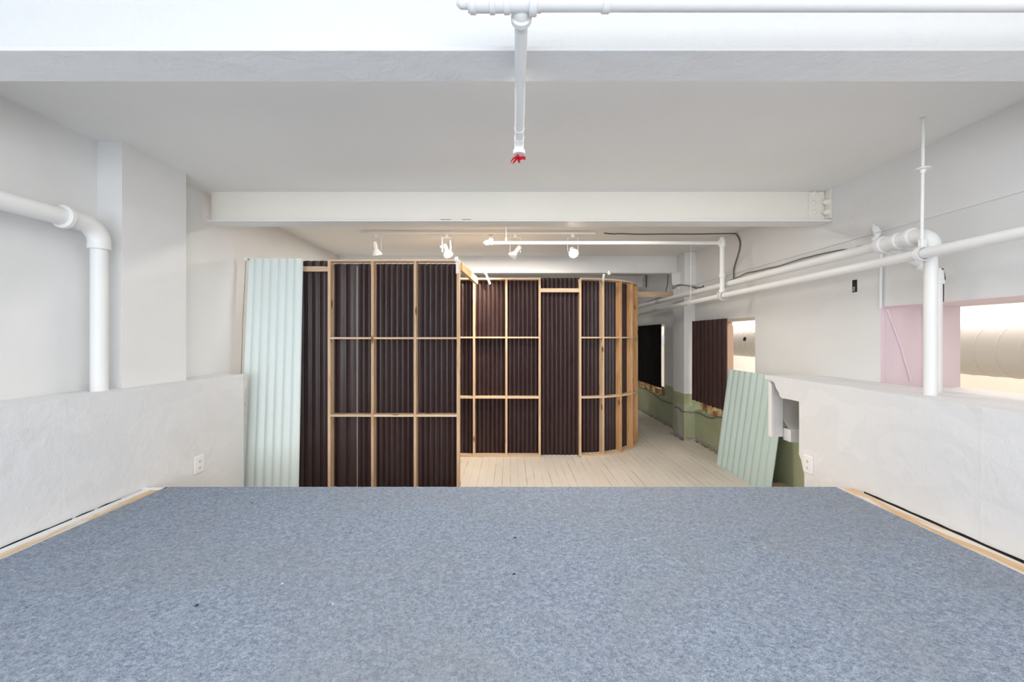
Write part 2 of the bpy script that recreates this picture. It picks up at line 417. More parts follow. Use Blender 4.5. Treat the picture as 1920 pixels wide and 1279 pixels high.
def yz(px, py, X=HR):
    d = 745 * X / (px - 957); return (d * K, EYE - (py - 632) * d / 745)
end = [yz(1433, 703), yz(1434, 711), yz(1447, 713), yz(1452, 719), yz(1455, 728), yz(1460, 736), yz(1462, 743), yz(1467, 747), yz(1480, 749), yz(1498, 753), yz(1498.5, 800), yz(1498, 852), yz(1502, 862), yz(1505, 878), yz(1507.5, 888)]
yend = yz(1508, 900)[0]
end += [(yend, ZP), (yend, 0)]
w = MB().slab([(YB, ZLR)] + [(end[0][0], ZLR)] + end[1:] + [(YB, 0)], 0, HR, HR + .018)
w.box(HR + .018, XR, YB, Yd(3.74), ZLR - .02, ZLR)
w.box(HR + .018, XR, YB, yend - .02, 0, ZLR - .02)
w.box(HR - .0008, HR, Yd(2.03) - .006, Yd(2.03) + .006, ZP, ZLR - .004)
struct('wall_half_right', w, M['half'], 'low patched drywall half wall with a broken end on the right', 'half wall')
# boxed duct recess behind the broken end
struct('trim_7', MB().box(HR + .018, 2.54, Yd(3.70), Yd(3.735), EYE - .93, ZLR - .06, .002).box(HR + .020, HR + .045, Yd(3.69), Yd(3.70), EYE - .93, ZLR - .08), M['wall'], 'white upright board inside the broken end of the right half wall', 'board')
w = MB().box(2.54, XR, Yd(3.60), Yd(3.70), EYE - .955, EYE - .845, .002)
struct('trim_8', w, M['wall'], 'white box sill inside the broken end of the right half wall', 'sill')
rows = [[(2.54 + .37 * j / 10, Yd(3.73) - .10 * (1 - math.cos(j / 10 * PI / 2 * 0)) - (.11 * (1 - min(1, i / 3.0)) ** 2), EYE - .845 + i * .05) for j in range(11)] for i in range(10)]
w = MB().grid(rows); w.box(2.54, XR, Yd(3.735), Yd(3.745), EYE - .845, ZLR - .02)
struct('trim_9', w, plaster('grey curved liner', (.6, .57, .54)), 'grey curved liner in the recess of the right half wall', 'liner', True)

# the room next door
w = MB().box(6.5, 6.65, 0, YF + 2, 0, ZC).box(XRO, 6.65, YF + 2, YF + 2.15, 0, ZC).box(XRO, 6.65, -.1, 0, 0, ZC)
struct('wall_next_room', w, M['cream'], 'cream wall of the room beyond the openings', 'wall')
struct('ceiling_next_room', MB().box(XRO, 6.65, -.1, YF + 2.15, ZC, ZC + .15), M['cream'], 'cream ceiling of the next room', 'ceiling')
struct('floor_next_room', MB().box(XR + .02, 6.65, -.1, YF + 2.15, -.12, 0), M['boards'], 'floorboards of the next room', 'floor')
# rear wall with two windows, behind the camera
w = MB().box(XL, XR, YB - .2, YB, 0, .7).box(XL, XR, YB - .2, YB, 2.5, ZC)
for a, b in ((XL, -2.4), (-.5, .5), (2.4, XR)): w.box(a, b, YB - .2, YB, .7, 2.5)
struct('wall_rear', w, M['wall'], 'white rear wall with two windows', 'wall')
for i, x in enumerate((-1.45, 1.45)):
    w = MB()
    for a in (-.95, -.02, .91): w.box(x + a, x + a + .04, YB - .14, YB - .1, .7, 2.5)
    for z in (.7, 1.58, 2.46): w.box(x - .95, x + .95, YB - .14, YB - .1, z, z + .04)
    struct('window_%d' % (i + 1), w, M['white'], 'white framed window in the rear wall', 'window')

# platform and carpet
w = MB().box(HL + .018, HR - .018, YB + .002, YP, ZP - .06, ZP - .004).box(HL + .03, HR - .03, YB + .01, YP - .03, 0, ZP - .06)
struct('floor_platform', w, M['ply'], 'bare plywood platform edge showing beside the carpet', 'platform')
r = random.Random(9)
def edge(x0, y0, x1, y1, n=60, a=.004): return [(x0 + (x1 - x0) * i / n + (r.random() - .5) * a, y0 + (y1 - y0) * i / n + (r.random() - .5) * a) for i in range(n + 1)]
out = edge(-2.40, YB + .02, -2.393, YP) + edge(-2.393, YP + .004, 2.267, YP + .004, 160, .003)[1:] + edge(2.267, YP, 2.20, YB + .02)[1:]
w = MB().slab(out, 2, ZP - .004, ZP + .006)
o = w.build('carpet', M['carpet'], None, False); tag(o, 'blue grey loop carpet covering the raised platform in the foreground', 'carpet')
# pale paint line along the platform foot, left
w = MB().box(HL + .018, HL + .06, YB + .01, YP - .01, ZP - .004, ZP + .0025).box(HL, -2.38, YP - .03, YP - .004, ZP - .003, ZP + .006)
struct('baseboard_left', w, M['half'], 'thin paint caked strip along the foot of the left half wall', 'baseboard')

# dark strip painted for the shade where the wallboard stops short of the platform
r = random.Random(31)
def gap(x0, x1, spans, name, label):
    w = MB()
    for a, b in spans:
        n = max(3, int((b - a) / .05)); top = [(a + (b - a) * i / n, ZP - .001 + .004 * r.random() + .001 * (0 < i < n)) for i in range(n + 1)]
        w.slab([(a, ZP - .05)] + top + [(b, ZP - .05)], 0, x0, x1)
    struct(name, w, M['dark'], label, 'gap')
gap(HR - .0012, HR + .001, ((.4, 1.30), (1.36, 1.72), (1.74, YP - .06)), 'shadow_gap_right', 'dark strip standing for the shaded gap along the foot of the right half wall')
gap(HL - .001, HL + .0012, ((.5, 1.12), (1.55, 2.22), (2.24, 2.34), (2.36, 2.5)), 'shadow_gap_left', 'dark strip standing for the shaded gap along the foot of the left half wall')

# ------------------------------------------------------------------ steel beams
def ibeam(label, dweb, x0, x1, m, wall=True, group='steel beams across the ceiling'):
    yw = Yd(dweb); t = thing('steel_beam', label, 'beam', ((x0 + x1) / 2, yw, EYE + 1.043), group)
    MB().box(x0, x1, yw - .006, yw + .006, EYE + 1.06, ZC).build('web', m, t, False)
    MB().box(x0, x1, Yd(dweb - .087), Yd(dweb + .089), EYE + 1.043, EYE + 1.06, .002).build('bottom_flange', m, t, False)
    return t
b1 = ibeam('nearest white steel beam running full width above the carpet', 1.533, XL, XR - .013, M['beam'])
b2 = ibeam('cream steel beam with riveted end plate, second from the camera', 3.667, -2.755, 2.895, M['beamc'])
for o in b2.children:
    if o.name.startswith('bottom'): o.data.materials[0] = M['beam']
b3 = ibeam('white steel beam behind the track lights, ending at the pillar', 6.56, XL, 2.74, M['beam'])
b4 = ibeam('farthest white beam end seen above the curved enclosure', 8.6, XL, XR, M['beam'])
# riveted plate and angle on the cream beam
yw = Yd(3.667)
MB().box(at(1517, 0, 3.65).x, at(1553, 0, 3.65).x, yw - .016, yw - .006, EYE + 1.08, ZC - .004, .002).build('splice_plate', M['beamc'], b2, False)
MB().box(at(1554, 0, 3.65).x, 2.888, yw - .018, yw - .006, EYE + 1.07, ZC).box(2.888, 2.899, Yd(3.585), yw, EYE + 1.075, ZC).build('angle_cleat', M['beamc'], b2, False)
for px, py in ((1526, 363), (1541, 363), (1525.5, 380), (1541, 380), (1527, 398.5), (1542.5, 398.5)):
    p = at(px, py, 3.65); p.y = yw - .016
    MB().lathe(p, (0, -1, 0), [(0, .022), (.006, .021), (.012, .015), (.0155, .003)], 16).build('rivet', M['beamc'], b2)
for py in (379, 398):
    p = at(1565, py, 3.62); p.x = 2.888
    MB().lathe(p, (-1, 0, -.0), [(0, .03), (.018, .028), (.03, .02), (.045, .004)], 16).build('rivet', M['beamc'], b2)
# bare spots on the flange edge
MB().box(at(826, 0, 3.58).x, at(846, 0, 3.58).x, Yd(3.58) - .0025, Yd(3.58), EYE + 1.056, EYE + 1.0605).box(at(866, 0, 3.58).x, at(883, 0, 3.58).x, Yd(3.58) - .0025, Yd(3.58), EYE + 1.056, EYE + 1.0605).build('paint_chip', M['cable'], b2, False)
# steel column plate and seat bracket at the pillar
t = thing('column_bracket', 'white steel column plate and seat bracket where a beam meets the pillar', 'bracket', (2.8, Yd(6.24), 2.45))
MB().box(2.735, 2.905, Yd(6.225), Yd(6.265), 2.46, ZC - .002, .003).build('plate', M['beam'], t, False)
MB().slab([(2.60, EYE + 1.036), (2.738, EYE + 1.036), (2.738, 2.40), (2.70, 2.41), (2.61, 2.49), (2.605, 2.6)], 1, Yd(6.40), Yd(6.42)).box(2.60, 2.738, Yd(6.36), Yd(6.54), EYE + 1.03, EYE + 1.042).build('seat', M['beam'], t, False)
for k in range(4): MB().lathe((2.86, Yd(6.225), 2.52 + k * .12), (0, -1, 0), [(0, .014), (.006, .012), (.01, .003)], 10).build('rivet', M['beam'], t)
t = thing('end_plate', 'weathered white bolted plate at the end of the farthest beam', 'plate', (2.6, Yd(8.45), 2.7))
MB().box(2.05, 2.88, Yd(8.47), Yd(8.50), EYE + 1.061, EYE + 1.32, .003).build('plate', M['beam'], t, False)
for k in range(4): MB().lathe((2.84, Yd(8.47), EYE + 1.10 + k * .055), (0, -1, 0), [(0, .016), (.008, .012), (.012, .003)], 10).build('bolt', M['steel'], t)

# ------------------------------------------------------------------ corrugated partitions
FD = .088; FW = .028
ZT = 2.449
def stud(parent, x, y0, z0=0, z1=ZT, m='wz', name='stud', w=FW): return MB().box(x - w / 2, x + w / 2, y0, y0 + FD, z0, z1, .0015).build(name, M[m], parent, False)
def rail(parent, x0, x1, y0, z0, z1, name='rung'): return MB().box(x0, x1, y0, y0 + FD, z0, z1, .0015).build(name, M['wx'], parent, False)
def flat(x0, x1, y, z0, z1, pitch, amp, seed, phase=0, th=.003, wob=.002):
    return MB().sheet(lambda t: (x0 + (x1 - x0) * t, y, z0), lambda t: (x0 + (x1 - x0) * t, y, z1), x1 - x0, pitch, amp, lambda t: (0, -1, 0), th, wob, 10, phase, seed)

# front partition
y0 = Yd(4.15)
t = thing('corrugated_partition', 'tall pine framed dark brown corrugated partition, the nearest one at centre left', 'partition', (-1.22, y0, 0))
xs = [-1.895, -1.443, -.997, -.548]
for x in xs: stud(t, x, y0, .022, ZT - .018)
rail(t, -1.909, -.534, y0, ZT - .018, ZT, 'top_rail'); rail(t, -1.909, -.534, y0, 0, .022, 'bottom_rail')
for a, b in zip(xs, xs[1:]):
    rail(t, a + FW / 2, b - FW / 2, y0, 1.618, 1.638); rail(t, a + FW / 2, b - FW / 2, y0, .806, .83)
ys = y0 + FD + .020
o = flat(-1.905, -1.640, ys + .006, .03, 2.425, .115, .013, 1, 1.0).build('corrugated_sheet', M['brown'], t); o['label'] = 'narrow smoother sheet in the left bay'
flat(-1.634, -.538, ys, .03, 2.425, .0597, .010, 2).build('corrugated_sheet', M['brown'], t)
MB().box(-1.6415, -1.637, ys - .012, ys + .012, .0, 2.40).build('slit_light', mat('pale slit strip', (.62, .52, .42), .4), t, False)['label'] = 'pale strip painted as light through the slit between the sheets'  # light seen through the slit, put in as a pale strip
for px in (695, 712, 755, 801, 821, 842): MB().lathe((at(px, 0, 4.26).x, ys - .02, 2.425), (0, 0, -1), [(0, .006), (.008, .005), (.014, .008), (.016, .002)], 8).build('screw', mat('brass screw', (.6, .4, .1), .3, .8), t)

# dark sheet with crosspiece, left of the front partition
t = thing('corrugated_partition', 'plain dark brown corrugated sheet with one short crosspiece beside the mint sheet', 'partition', (-2.1, y0 + .1, 0))
flat(-2.42, -1.915, Yd(4.27), 0, 2.458, .085, .011, 3, .5).build('corrugated_sheet', M['brown'], t)
MB().box(-2.20, -1.912, Yd(4.205), Yd(4.205) + .038, 2.335, 2.388, .0015).build('crosspiece', M['wx'], t, False)

# mint sheet leaning at the left
mb = MB().sheet(lambda q: (-2.71 + q * .595, Yd(3.97), 0), lambda q: (-2.705 + q * .559, Yd(4.12), 2.452), .58, .0855, .011, lambda q: (0, -1, .05), .003, .004, 10, 0, 5)
o = mb.build('corrugated_sheet', M['mint'], None, True, 35, (-2.42, Yd(3.97), 0)); tag(o, 'tall pale mint corrugated sheet leaning in the left corner', 'corrugated sheet')
t = thing('sheet_clip', 'small white clip at the top corner of the tall mint sheet', 'clip', (-2.72, Yd(4.08), 2.43))
MB().box(-2.735, -2.70, Yd(4.07), Yd(4.10), 2.425, 2.46, .004).build('body', M['white'], t); MB().box(-2.70, -2.688, Yd(4.08), Yd(4.095), 2.43, 2.45, .002).build('screw', M['steel'], t)
MB().tube([(-2.722, Yd(4.09), 2.43), (-2.735, Yd(4.06), 1.8), (-2.74, Yd(4.04), 1.2)], .0025, 6).build('cord', M['cable'], t)

# back straight partition
y1 = Yd(5.43)
t = thing('corrugated_partition', 'straight pine framed dark corrugated partition at the back, left of the gap', 'partition', (-.4, y1, 0))
xs = [-1.387, -.943, -.499, -.055, .401]
for x in xs: stud(t, x, y1, .028, ZT - .022, 'wz')
rail(t, -1.401, .415, y1, ZT - .022, ZT, 'top_rail'); rail(t, -1.401, .415, y1, 0, .028, 'bottom_rail')
for a, b in zip(xs, xs[1:]):
    rail(t, a + FW / 2, b - FW / 2, y1, 1.622, 1.644); rail(t, a + FW / 2, b - FW / 2, y1, .798, .826)
flat(-1.40, .41, y1 + FD + .012, .02, 2.43, .0605, .0105, 6).build('corrugated_sheet', M['brown'], t)
# panel in the gap
t = thing('corrugated_partition', 'dark corrugated panel without uprights filling the gap at the back', 'partition', (.68, y1, 0))
flat(.417, .965, y1 + FD + .0, .004, 2.462, .0605, .0105, 7, 1, .003, .004).build('corrugated_sheet', M['brown'], t)
MB().box(.417, .945, y1, y1 + .038, 2.253, 2.305, .0015).build('crosspiece', M['wx'], t, False)
# curved partition
RC = 1.077; cx, cy = .967, y1 + RC
def pc(th, r): return (cx + r * math.sin(th), cy - r * math.cos(th))
def arcslab(r0, r1, z0, z1, y2, n=28):
    a = [pc(PI / 2 * i / n, r1) for i in range(n + 1)] + [(cx + r1, y2)]
    b = [pc(PI / 2 * i / n, r0) for i in range(n + 1)] + [(cx + r0, y2)]
    m = MB(); vs = []
    for p, q in zip(a, b): vs += [(*p, z0), (*p, z1), (*q, z1), (*q, z0)]
    k = len(a); fs = [(4 * i + j, 4 * i + (j + 1) % 4, 4 * i + 4 + (j + 1) % 4, 4 * i + 4 + j) for i in range(k - 1) for j in range(4)]
    fs += [(0, 1, 2, 3), (4 * k - 4, 4 * k - 3, 4 * k - 2, 4 * k - 1)]
    return m.add(vs, fs)
t = thing('corrugated_partition', 'curved pine framed corrugated partition rounding the right corner of the enclosure', 'partition', (cx + .7, cy - .7, 0))
y2 = cy + 1.3
for z0, z1, nm in ((ZT - .022, ZT, 'top_rail'), (0, .028, 'bottom_rail'), (1.622, 1.642, 'rung'), (.80, .824, 'rung')):
    arcslab(RC - FD, RC, z0, z1, y2).build(nm, M['wx'], t, True)
for i, deg in enumerate((-.6, 17, 33.8, 50.3, 67, 83)):
    a = math.radians(deg); n_ = Vector((math.sin(a), -math.cos(a), 0)); tt = Vector((math.cos(a), math.sin(a), 0))
    c = Vector((*pc(a, RC - FD / 2 + .0015), ZT / 2)); 
    MB().obox(c, tt, n_, (0, 0, 1), FW / 2, FD / 2, (ZT - .03) / 2).build('stud', M['wzo' if i > 1 else 'wz'], t, False)
for k in range(3):
    MB().box(cx + RC - FD, cx + RC + .001, cy + .35 + k * .42, cy + .378 + k * .42, .028, ZT - .022).build('stud', M['wzo'], t, False)
Ls = (RC - FD - .015) * PI / 2
def cs(z):
    def f(q):
        s_ = q * (Ls + 1.28); rr = RC - FD - .015
        if s_ < Ls: p = pc(s_ / rr, rr)
        else: p = (cx + rr, cy + s_ - Ls)
        return (*p, z)
    return f
def cn(q):
    s_ = q * (Ls + 1.28); a = min(s_, Ls) / (RC - FD - .015); return (math.sin(a), -math.cos(a), 0)
MB().sheet(cs(.03), cs(2.425), Ls + 1.28, .0605, .0105, cn, .003, .001, 6, 0, 8).build('corrugated_sheet', M['brown'], t)
# tie boards
o = MB().bar(at(864, 500.5, 4.24), at(893.5, 527, 5.36), .038, .088).build('tie_board', M['wy'], None, False); tag(o, 'pine board bridging from the front partition to the back partition', 'board')
o = MB().box(2.05, 2.885, Yd(7.0), Yd(7.0) + .038, 2.34, 2.437, .002).build('tie_board', M['wx'], None, False); tag(o, 'pine board reaching from the curved partition to the right wall', 'board')

# sheets on the right wall openings
def wallsheet(d0, d1, x, z0, z1, m, seed, label, pitch=.118, amp=.024):
    a, b = Yd(d0), Yd(d1)
    mb = MB().sheet(lambda q: (x, a + (b - a) * q, z0), lambda q: (x, a + (b - a) * q, z1), b - a, pitch, amp, lambda q: (-1, 0, 0), .004, .003, 6, .8, seed)
    o = mb.build('corrugated_sheet', M[m], None, True, 35, (x, (a + b) / 2, z0)); tag(o, label, 'corrugated sheet'); return o
wallsheet(5.27, 6.24, 2.872, .655, 1.887, 'brown2', 21, 'dark brown corrugated sheet hung over the middle opening of the right wall')
wallsheet(7.58, 9.3, 2.88, .665, 1.885, 'black', 22, 'black corrugated sheet hung over the far opening beyond the pillar', .118, .012)
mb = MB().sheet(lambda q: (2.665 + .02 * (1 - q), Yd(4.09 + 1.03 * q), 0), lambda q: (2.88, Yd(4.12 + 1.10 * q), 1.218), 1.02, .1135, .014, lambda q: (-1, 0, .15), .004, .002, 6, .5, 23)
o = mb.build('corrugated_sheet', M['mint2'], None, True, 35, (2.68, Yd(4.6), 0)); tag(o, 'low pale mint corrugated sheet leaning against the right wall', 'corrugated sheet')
# rough timber under the sheets
for (a, b, lab, seed, cn_) in ((5.30, 6.2, 'rough timber offcuts along the sill under the brown sheet', 1, 8), (7.55, 9.3, 'rough timber offcuts along the sill under the black sheet', 2, 14)):
    t = thing('sill_timber', lab, 'timber', (2.95, Yd((a + b) / 2), ZS)); r = random.Random(seed)
    MB().box(2.945, 2.99, Yd(a - .1), Yd(b), .635, .675, .002).build('board', M['wy'], t, False)
    n_ = cn_
    for i in range(n_):
        yy = Yd(a) + (Yd(b) - Yd(a)) * (i + .3 + r.random() * .3) / n_
        hh = .03 + r.random() * .06
        MB().obox((2.955 + r.random() * .04, yy, ZS + hh), (1, .2 * r.random(), 0), (-.2 * r.random(), 1, 0), (0, 0, 1), .03, .02 + r.random() * .03, hh).build('block', M['wy' if i % 3 else 'wdark'], t, False)
t = MB().box(at(1437, 0, 4.3).x - .02, at(1460, 0, 4.3).x + .06, Yd(4.12), Yd(4.25), 0, .085, .003).build('wood_block', M['wx'], None, False, 35); tag(t, 'short wood offcut on the floor beside the green wall', 'block')

# ------------------------------------------------------------------ pipes
def hook(c, r, m=M['white']):            # clevis strap round a pipe running along y
    mb = MB(); c = Vector(c)
    a = arc(c, (1, 0, 0), (0, 0, 1), r + .006, math.radians(100), math.radians(400), 22)
    for i in range(len(a) - 1):
        mid = (a[i] + a[i + 1]) / 2; d = (a[i + 1] - a[i]); L = d.length; d.normalize(); nn = Vector((0, 1, 0)).cross(d)
        mb.obox(mid, d, (0, 1, 0), nn, L / 2 + .001, .014, .0045)
    return mb
# left: thick pipe along the wall with riser
Xp, Dp, Rp = -2.69, 2.60, .043
t = thing('wall_pipe', 'thick white pipe along the left wall turning down onto the ledge', 'pipe', (Xp, Yd(Dp), ZLL))
ze = EYE + .27 * 2.68
MB().tube([(Xp, YB, ze), (Xp, Yd(Dp) - .20, ze)], .052, 28).build('horizontal_pipe', M['pipe'], t)
bend = arc((Xp, Yd(Dp) - .11, ze - .11), (0, 0, 1), (0, 1, 0), .11, 0, PI / 2, 12)
MB().tube([(Xp, Yd(Dp) - .20, ze)] + bend + [(Xp, Yd(Dp), ze - .13)], .056, 28).build('elbow', M['pipe'], t)
MB().collar((Xp, Yd(Dp) - .20, ze), (0, 1, 0), .070, .03).build('collar', M['pipe'], t)
MB().collar((Xp, Yd(Dp), ze - .135), (0, 0, 1), .058, .035).build('collar', M['pipe'], t)
MB().tube([(Xp, Yd(Dp), ZLL), (Xp, Yd(Dp), ze - .13)], Rp, 28).build('riser', M['pipe'], t)

# right: thick pipe with riser
Xq, Dq = 2.588, 2.447
zq = EYE + .640; far = 9.9; zq2 = EYE + .61
t = thing('wall_pipe', 'upper white pipe along the right wall with couplings and a riser on the ledge', 'pipe', (Xq, Yd(Dq), ZLR))
def yq(d): return Vector((Xq, Yd(d), zq + (zq2 - zq) * (d - Dq) / (far - Dq)))
MB().tube([yq(2.8), yq(far)], .036, 24).build('horizontal_pipe', M['pipe'], t)
bend = arc((Xq, Yd(Dq) + .085, zq - .085), (0, 0, 1), (0, -1, 0), .085, 0, PI / 2, 12)
MB().tube([yq(2.56)] + bend + [(Xq, Yd(Dq), zq - .10)], .047, 24).build('elbow', M['pipe'], t)
MB().tube([(Xq, Yd(Dq), ZLR), (Xq, Yd(Dq), zq - .09)], .0315, 28).build('riser', M['pipe'], t)
MB().collar((Xq, Yd(Dq), zq - .105), (0, 0, 1), .050, .03).build('collar', M['pipe'], t)
MB().collar((Xq, Yd(Dq), zq - .135), (0, 0, 1), .040, .02).build('collar', M['pipe'], t)
dy = yq(far) - yq(2.5)
for d, rr, ww in ((2.56, .062, .035), (2.645, .058, .03), (2.76, .060, .04)): MB().collar(yq(d), dy, rr, ww).build('collar', M['pipe'], t)
MB().tube([yq(2.56), yq(2.80)], .050, 24).build('coupling', M['pipe'], t)
MB().tube([yq(2.74), Vector((2.785, Yd(2.60), 2.06))], .03, 16).build('branch', M['pipe'], t)
MB().tube([yq(5.7) + Vector((0, 0, .04)), (Xq, yq(5.7).y, ZC - .003)], .005, 8).build('hanger_rod', M['white'], t)
hook(yq(5.7), .038).build('hanger_strap', M['white'], t)

# lower pipe, all the way
Xr = 2.51
def yr(d): return Vector((Xr, Yd(d), EYE + .511 - .045 * (d - 2) / 5))
t = thing('wall_pipe', 'lower long white pipe along the right wall held by strap hangers', 'pipe', (Xr, Yd(4), EYE + .48))
MB().tube([yr(-1), yr(far)], .0315, 24).build('horizontal_pipe', M['pipe'], t)
hx = yr(2.425)
hook(hx, .034).build('hanger_strap', M['white'], t)
MB().tube([hx + Vector((.0, 0, .034)), (Xr + .01, hx.y, ZC - .003)], .0085, 12).build('hanger_rod', M['white'], t)
MB().lathe((Xr + .006, hx.y, EYE + 1.0), (0, 0, 1), [(0, .012), (.02, .016), (.022, .038), (.03, .036), (.034, .01)], 16).build('rod_washer', M['white'], t)
MB().box(hx.x - .012, hx.x + .02, hx.y - .014, hx.y + .014, hx.z + .036, hx.z + .09, .004).build('hanger_clip', M['white'], t)
h2 = yr(5.53); hook(h2, .034).build('hanger_strap', M['white'], t)
MB().tube([h2 + Vector((0, 0, .034)), (Xr, h2.y, ZC - .003)], .005, 8).build('hanger_rod', M['white'], t)

# branch line over the enclosure
db = 4.70; zb = EYE + 1.112; xe = 2.505
t = thing('sprinkler_branch', 'thin white sprinkler branch pipe crossing under the track lights', 'pipe', (1.1, Yd(db), zb))
xl = at(914, 0, db).x
MB().tube([(xl, Yd(db), zb), (xe, Yd(db), zb)], .0215, 20).build('horizontal_pipe', M['pipe'], t)
MB().tube([(xe, Yd(db), zb + .05), (xe, Yd(db), yr(db).z + .03)], .026, 20).build('drop_pipe', M['pipe'], t)
MB().collar((xe, Yd(db), zb), (0, 0, 1), .036, .085).collar((xe - .035, Yd(db), zb), (1, 0, 0), .033, .03).collar((xe, Yd(db), zb + .055), (0, 0, 1), .024, .02).build('tee', M['pipe'], t)
MB().collar((xe, Yd(db), yr(db).z + .24), (0, 0, 1), .034, .05).build('collar', M['pipe'], t)
MB().collar((xe, Yd(db), yr(db).z + .06), (0, 0, 1), .036, .03).build('collar', M['pipe'], t)
hook(yr(db) - Vector((0, .02, 0)), .042).build('saddle_strap', M['white'], t)
hook(yr(db) + Vector((0, .03, 0)), .042).build('saddle_strap', M['white'], t)
MB().collar((xl, Yd(db), zb), (1, 0, 0), .034, .05).collar((xl + .05, Yd(db), zb), (1, 0, 0), .030, .03).collar((xl - .035, Yd(db), zb), (1, 0, 0), .02, .02).collar((xl + .04, Yd(db), zb + .03), (0, 0, 1), .028, .04).build('tee', M['pipe'], t)
sp = thing_head = Vector((xl + .04, Yd(db), zb + .05))
mb = MB().lathe(sp, (0, 0, 1), [(0, .014), (.012, .012), (.016, .006)], 12)
mb.tube([sp + Vector((-.012, 0, .014)), sp + Vector((-.016, 0, .03)), sp + Vector((-.008, 0, .045))], .003, 6).tube([sp + Vector((.012, 0, .014)), sp + Vector((.016, 0, .03)), sp + Vector((.008, 0, .045))], .003, 6)
mb.lathe(sp + Vector((0, 0, .045)), (0, 0, 1), [(0, .024), (.004, .024)], 16)
o = mb.build('sprinkler_head', M['steel'], t); o['label'] = 'bare metal sprinkler head'
xh = at(949, 0, db).x
MB().tube([(xh, Yd(db), zb + .02), (xh, Yd(db), ZC - .003)], .004, 8).collar((xh, Yd(db), zb + .035), (0, 0, 1), .012, .05).build('hanger_rod', M['white'], t)

# near sprinkler pipe, overhead
zn = EYE + 1.028; dn = 1.22; xn = at(978, 0, 1.22).x
t = thing('sprinkler_branch', 'near white overhead pipe with tee and arm dropping under the first beam', 'pipe', (xn, Yd(dn), zn))
MB().tube([(xn + .06, Yd(dn), zn), (XR - .013, Yd(dn), zn)], .0245, 24).build('horizontal_pipe', M['pipe'], t)
MB().tube([(xn - .165, Yd(dn), zn), (xn + .06, Yd(dn), zn)], .027, 24).build('coupling', M['pipe'], t)
for x, rr, ww in ((xn - .175, .018, .03), (xn - .15, .031, .02), (xn - .09, .031, .018), (xn - .045, .031, .02), (xn + .035, .036, .024), (xn + .26, .029, .024)):
    MB().collar((x, Yd(dn), zn), (1, 0, 0), rr, ww).build('collar', M['pipe'], t)
MB().lathe((xn - .172, Yd(dn), zn), (-1, 0, 0), [(0, .017), (.006, .013), (.01, .017), (.016, .013), (.02, .016), (.028, .008)], 16).build('plug', M['pipe'], t)
pe = Vector((xn + .008, Yd(1.90), EYE + .955))
ps = Vector((xn, Yd(dn), zn - .005))
MB().lathe(ps, (pe - ps), [(0, .015), (.018, .026), (.036, .027), (.041, .033), (.056, .033), (.061, .0215)], 24).build('tee', M['pipe'], t)
MB().tube([ps, pe], .0215, 24).build('arm', M['pipe'], t)
MB().collar(ps.lerp(pe, .90), pe - ps, .0235, .006).build('joint', M['pipe'], t)
MB().tube([pe, pe + Vector((0, .03, -.004)), pe + Vector((0, .05, -.018)), pe + Vector((0, .055, -.045))], .0235, 20).build('elbow', M['pipe'], t)
MB().collar(pe + Vector((0, .055, -.045)), (0, 0, 1), .029, .022).build('collar', M['pipe'], t)
# red ribbon at the tip
rp = pe + Vector((-.006, .055, -.068))
mb = MB()
def rib(pts, w):
    rows = []
    for i, p in enumerate(pts):
        p = Vector(p) + rp; rows.append([p + Vector((0, -w / 2, w * .35)), p + Vector((0, w / 2, -w * .35))])
    mb.grid(rows)
    rows2 = [[a + Vector((0, 0, -.0012)) for a in r_] for r_ in rows]; mb.grid(rows2)
rib([(0, 0, 0), (-.012, 0, -.002), (-.024, 0, -.009), (-.031, 0, -.019), (-.035, .004, -.027)], .008)
rib([(0, 0, 0), (-.006, 0, -.01), (-.018, 0, -.022), (-.024, 0, -.03)], .012)
rib([(0, 0, 0), (.006, 0, -.012), (.012, 0, -.020), (.004, 0, -.022), (-.002, 0, -.01)], .012)
rib([(0, 0, 0), (.012, 0, -.006), (.026, 0, -.003), (.038, 0, -.007)], .013)
mb.lathe(rp + Vector((0, 0, .012)), (0, 0, -1), [(0, .005), (.01, .007), (.016, .003)], 8)
o = mb.build('ribbon', M['ribbon'], None, True, 35, rp); tag(o, 'small red ribbon tied under the tip of the overhead pipe', 'ribbon')

# second thin riser behind the right one, with elbow into the wall
Xs, Ds = 2.79, 2.60
t = thing('wall_pipe', 'slimmer white pipe behind the right riser bending into the wall', 'pipe', (Xs, Yd(Ds), ZLR))
MB().tube([(Xs, Yd(Ds), ZLR), (Xs, Yd(Ds), 2.03)], .0265, 24).build('riser', M['pipe'], t)
MB().tube([(Xs, Yd(Ds), 2.0), (Xs, Yd(Ds), 2.06), (Xs - .02, Yd(Ds) + .02, 2.085), (Xs - .07, Yd(Ds) + .05, 2.12)], .034, 24).build('elbow', M['pipe'], t)
MB().collar((Xs, Yd(Ds), 2.0), (0, 0, 1), .036, .03).build('collar', M['pipe'], t)
pts = [at(1767, 503, 2.62), at(1770, 510, 2.62), at(1771.5, 519, 2.62), at(1772, 524, 2.62), at(1769, 530, 2.62), at(1769, 545, 2.62), at(1768.5, 566, 2.62)]
o = MB().tube(pts, .0035, 6).build('cable', M['blackc'], None); tag(o, 'short black cable curling down beside the slim pipe at the opening', 'cable')

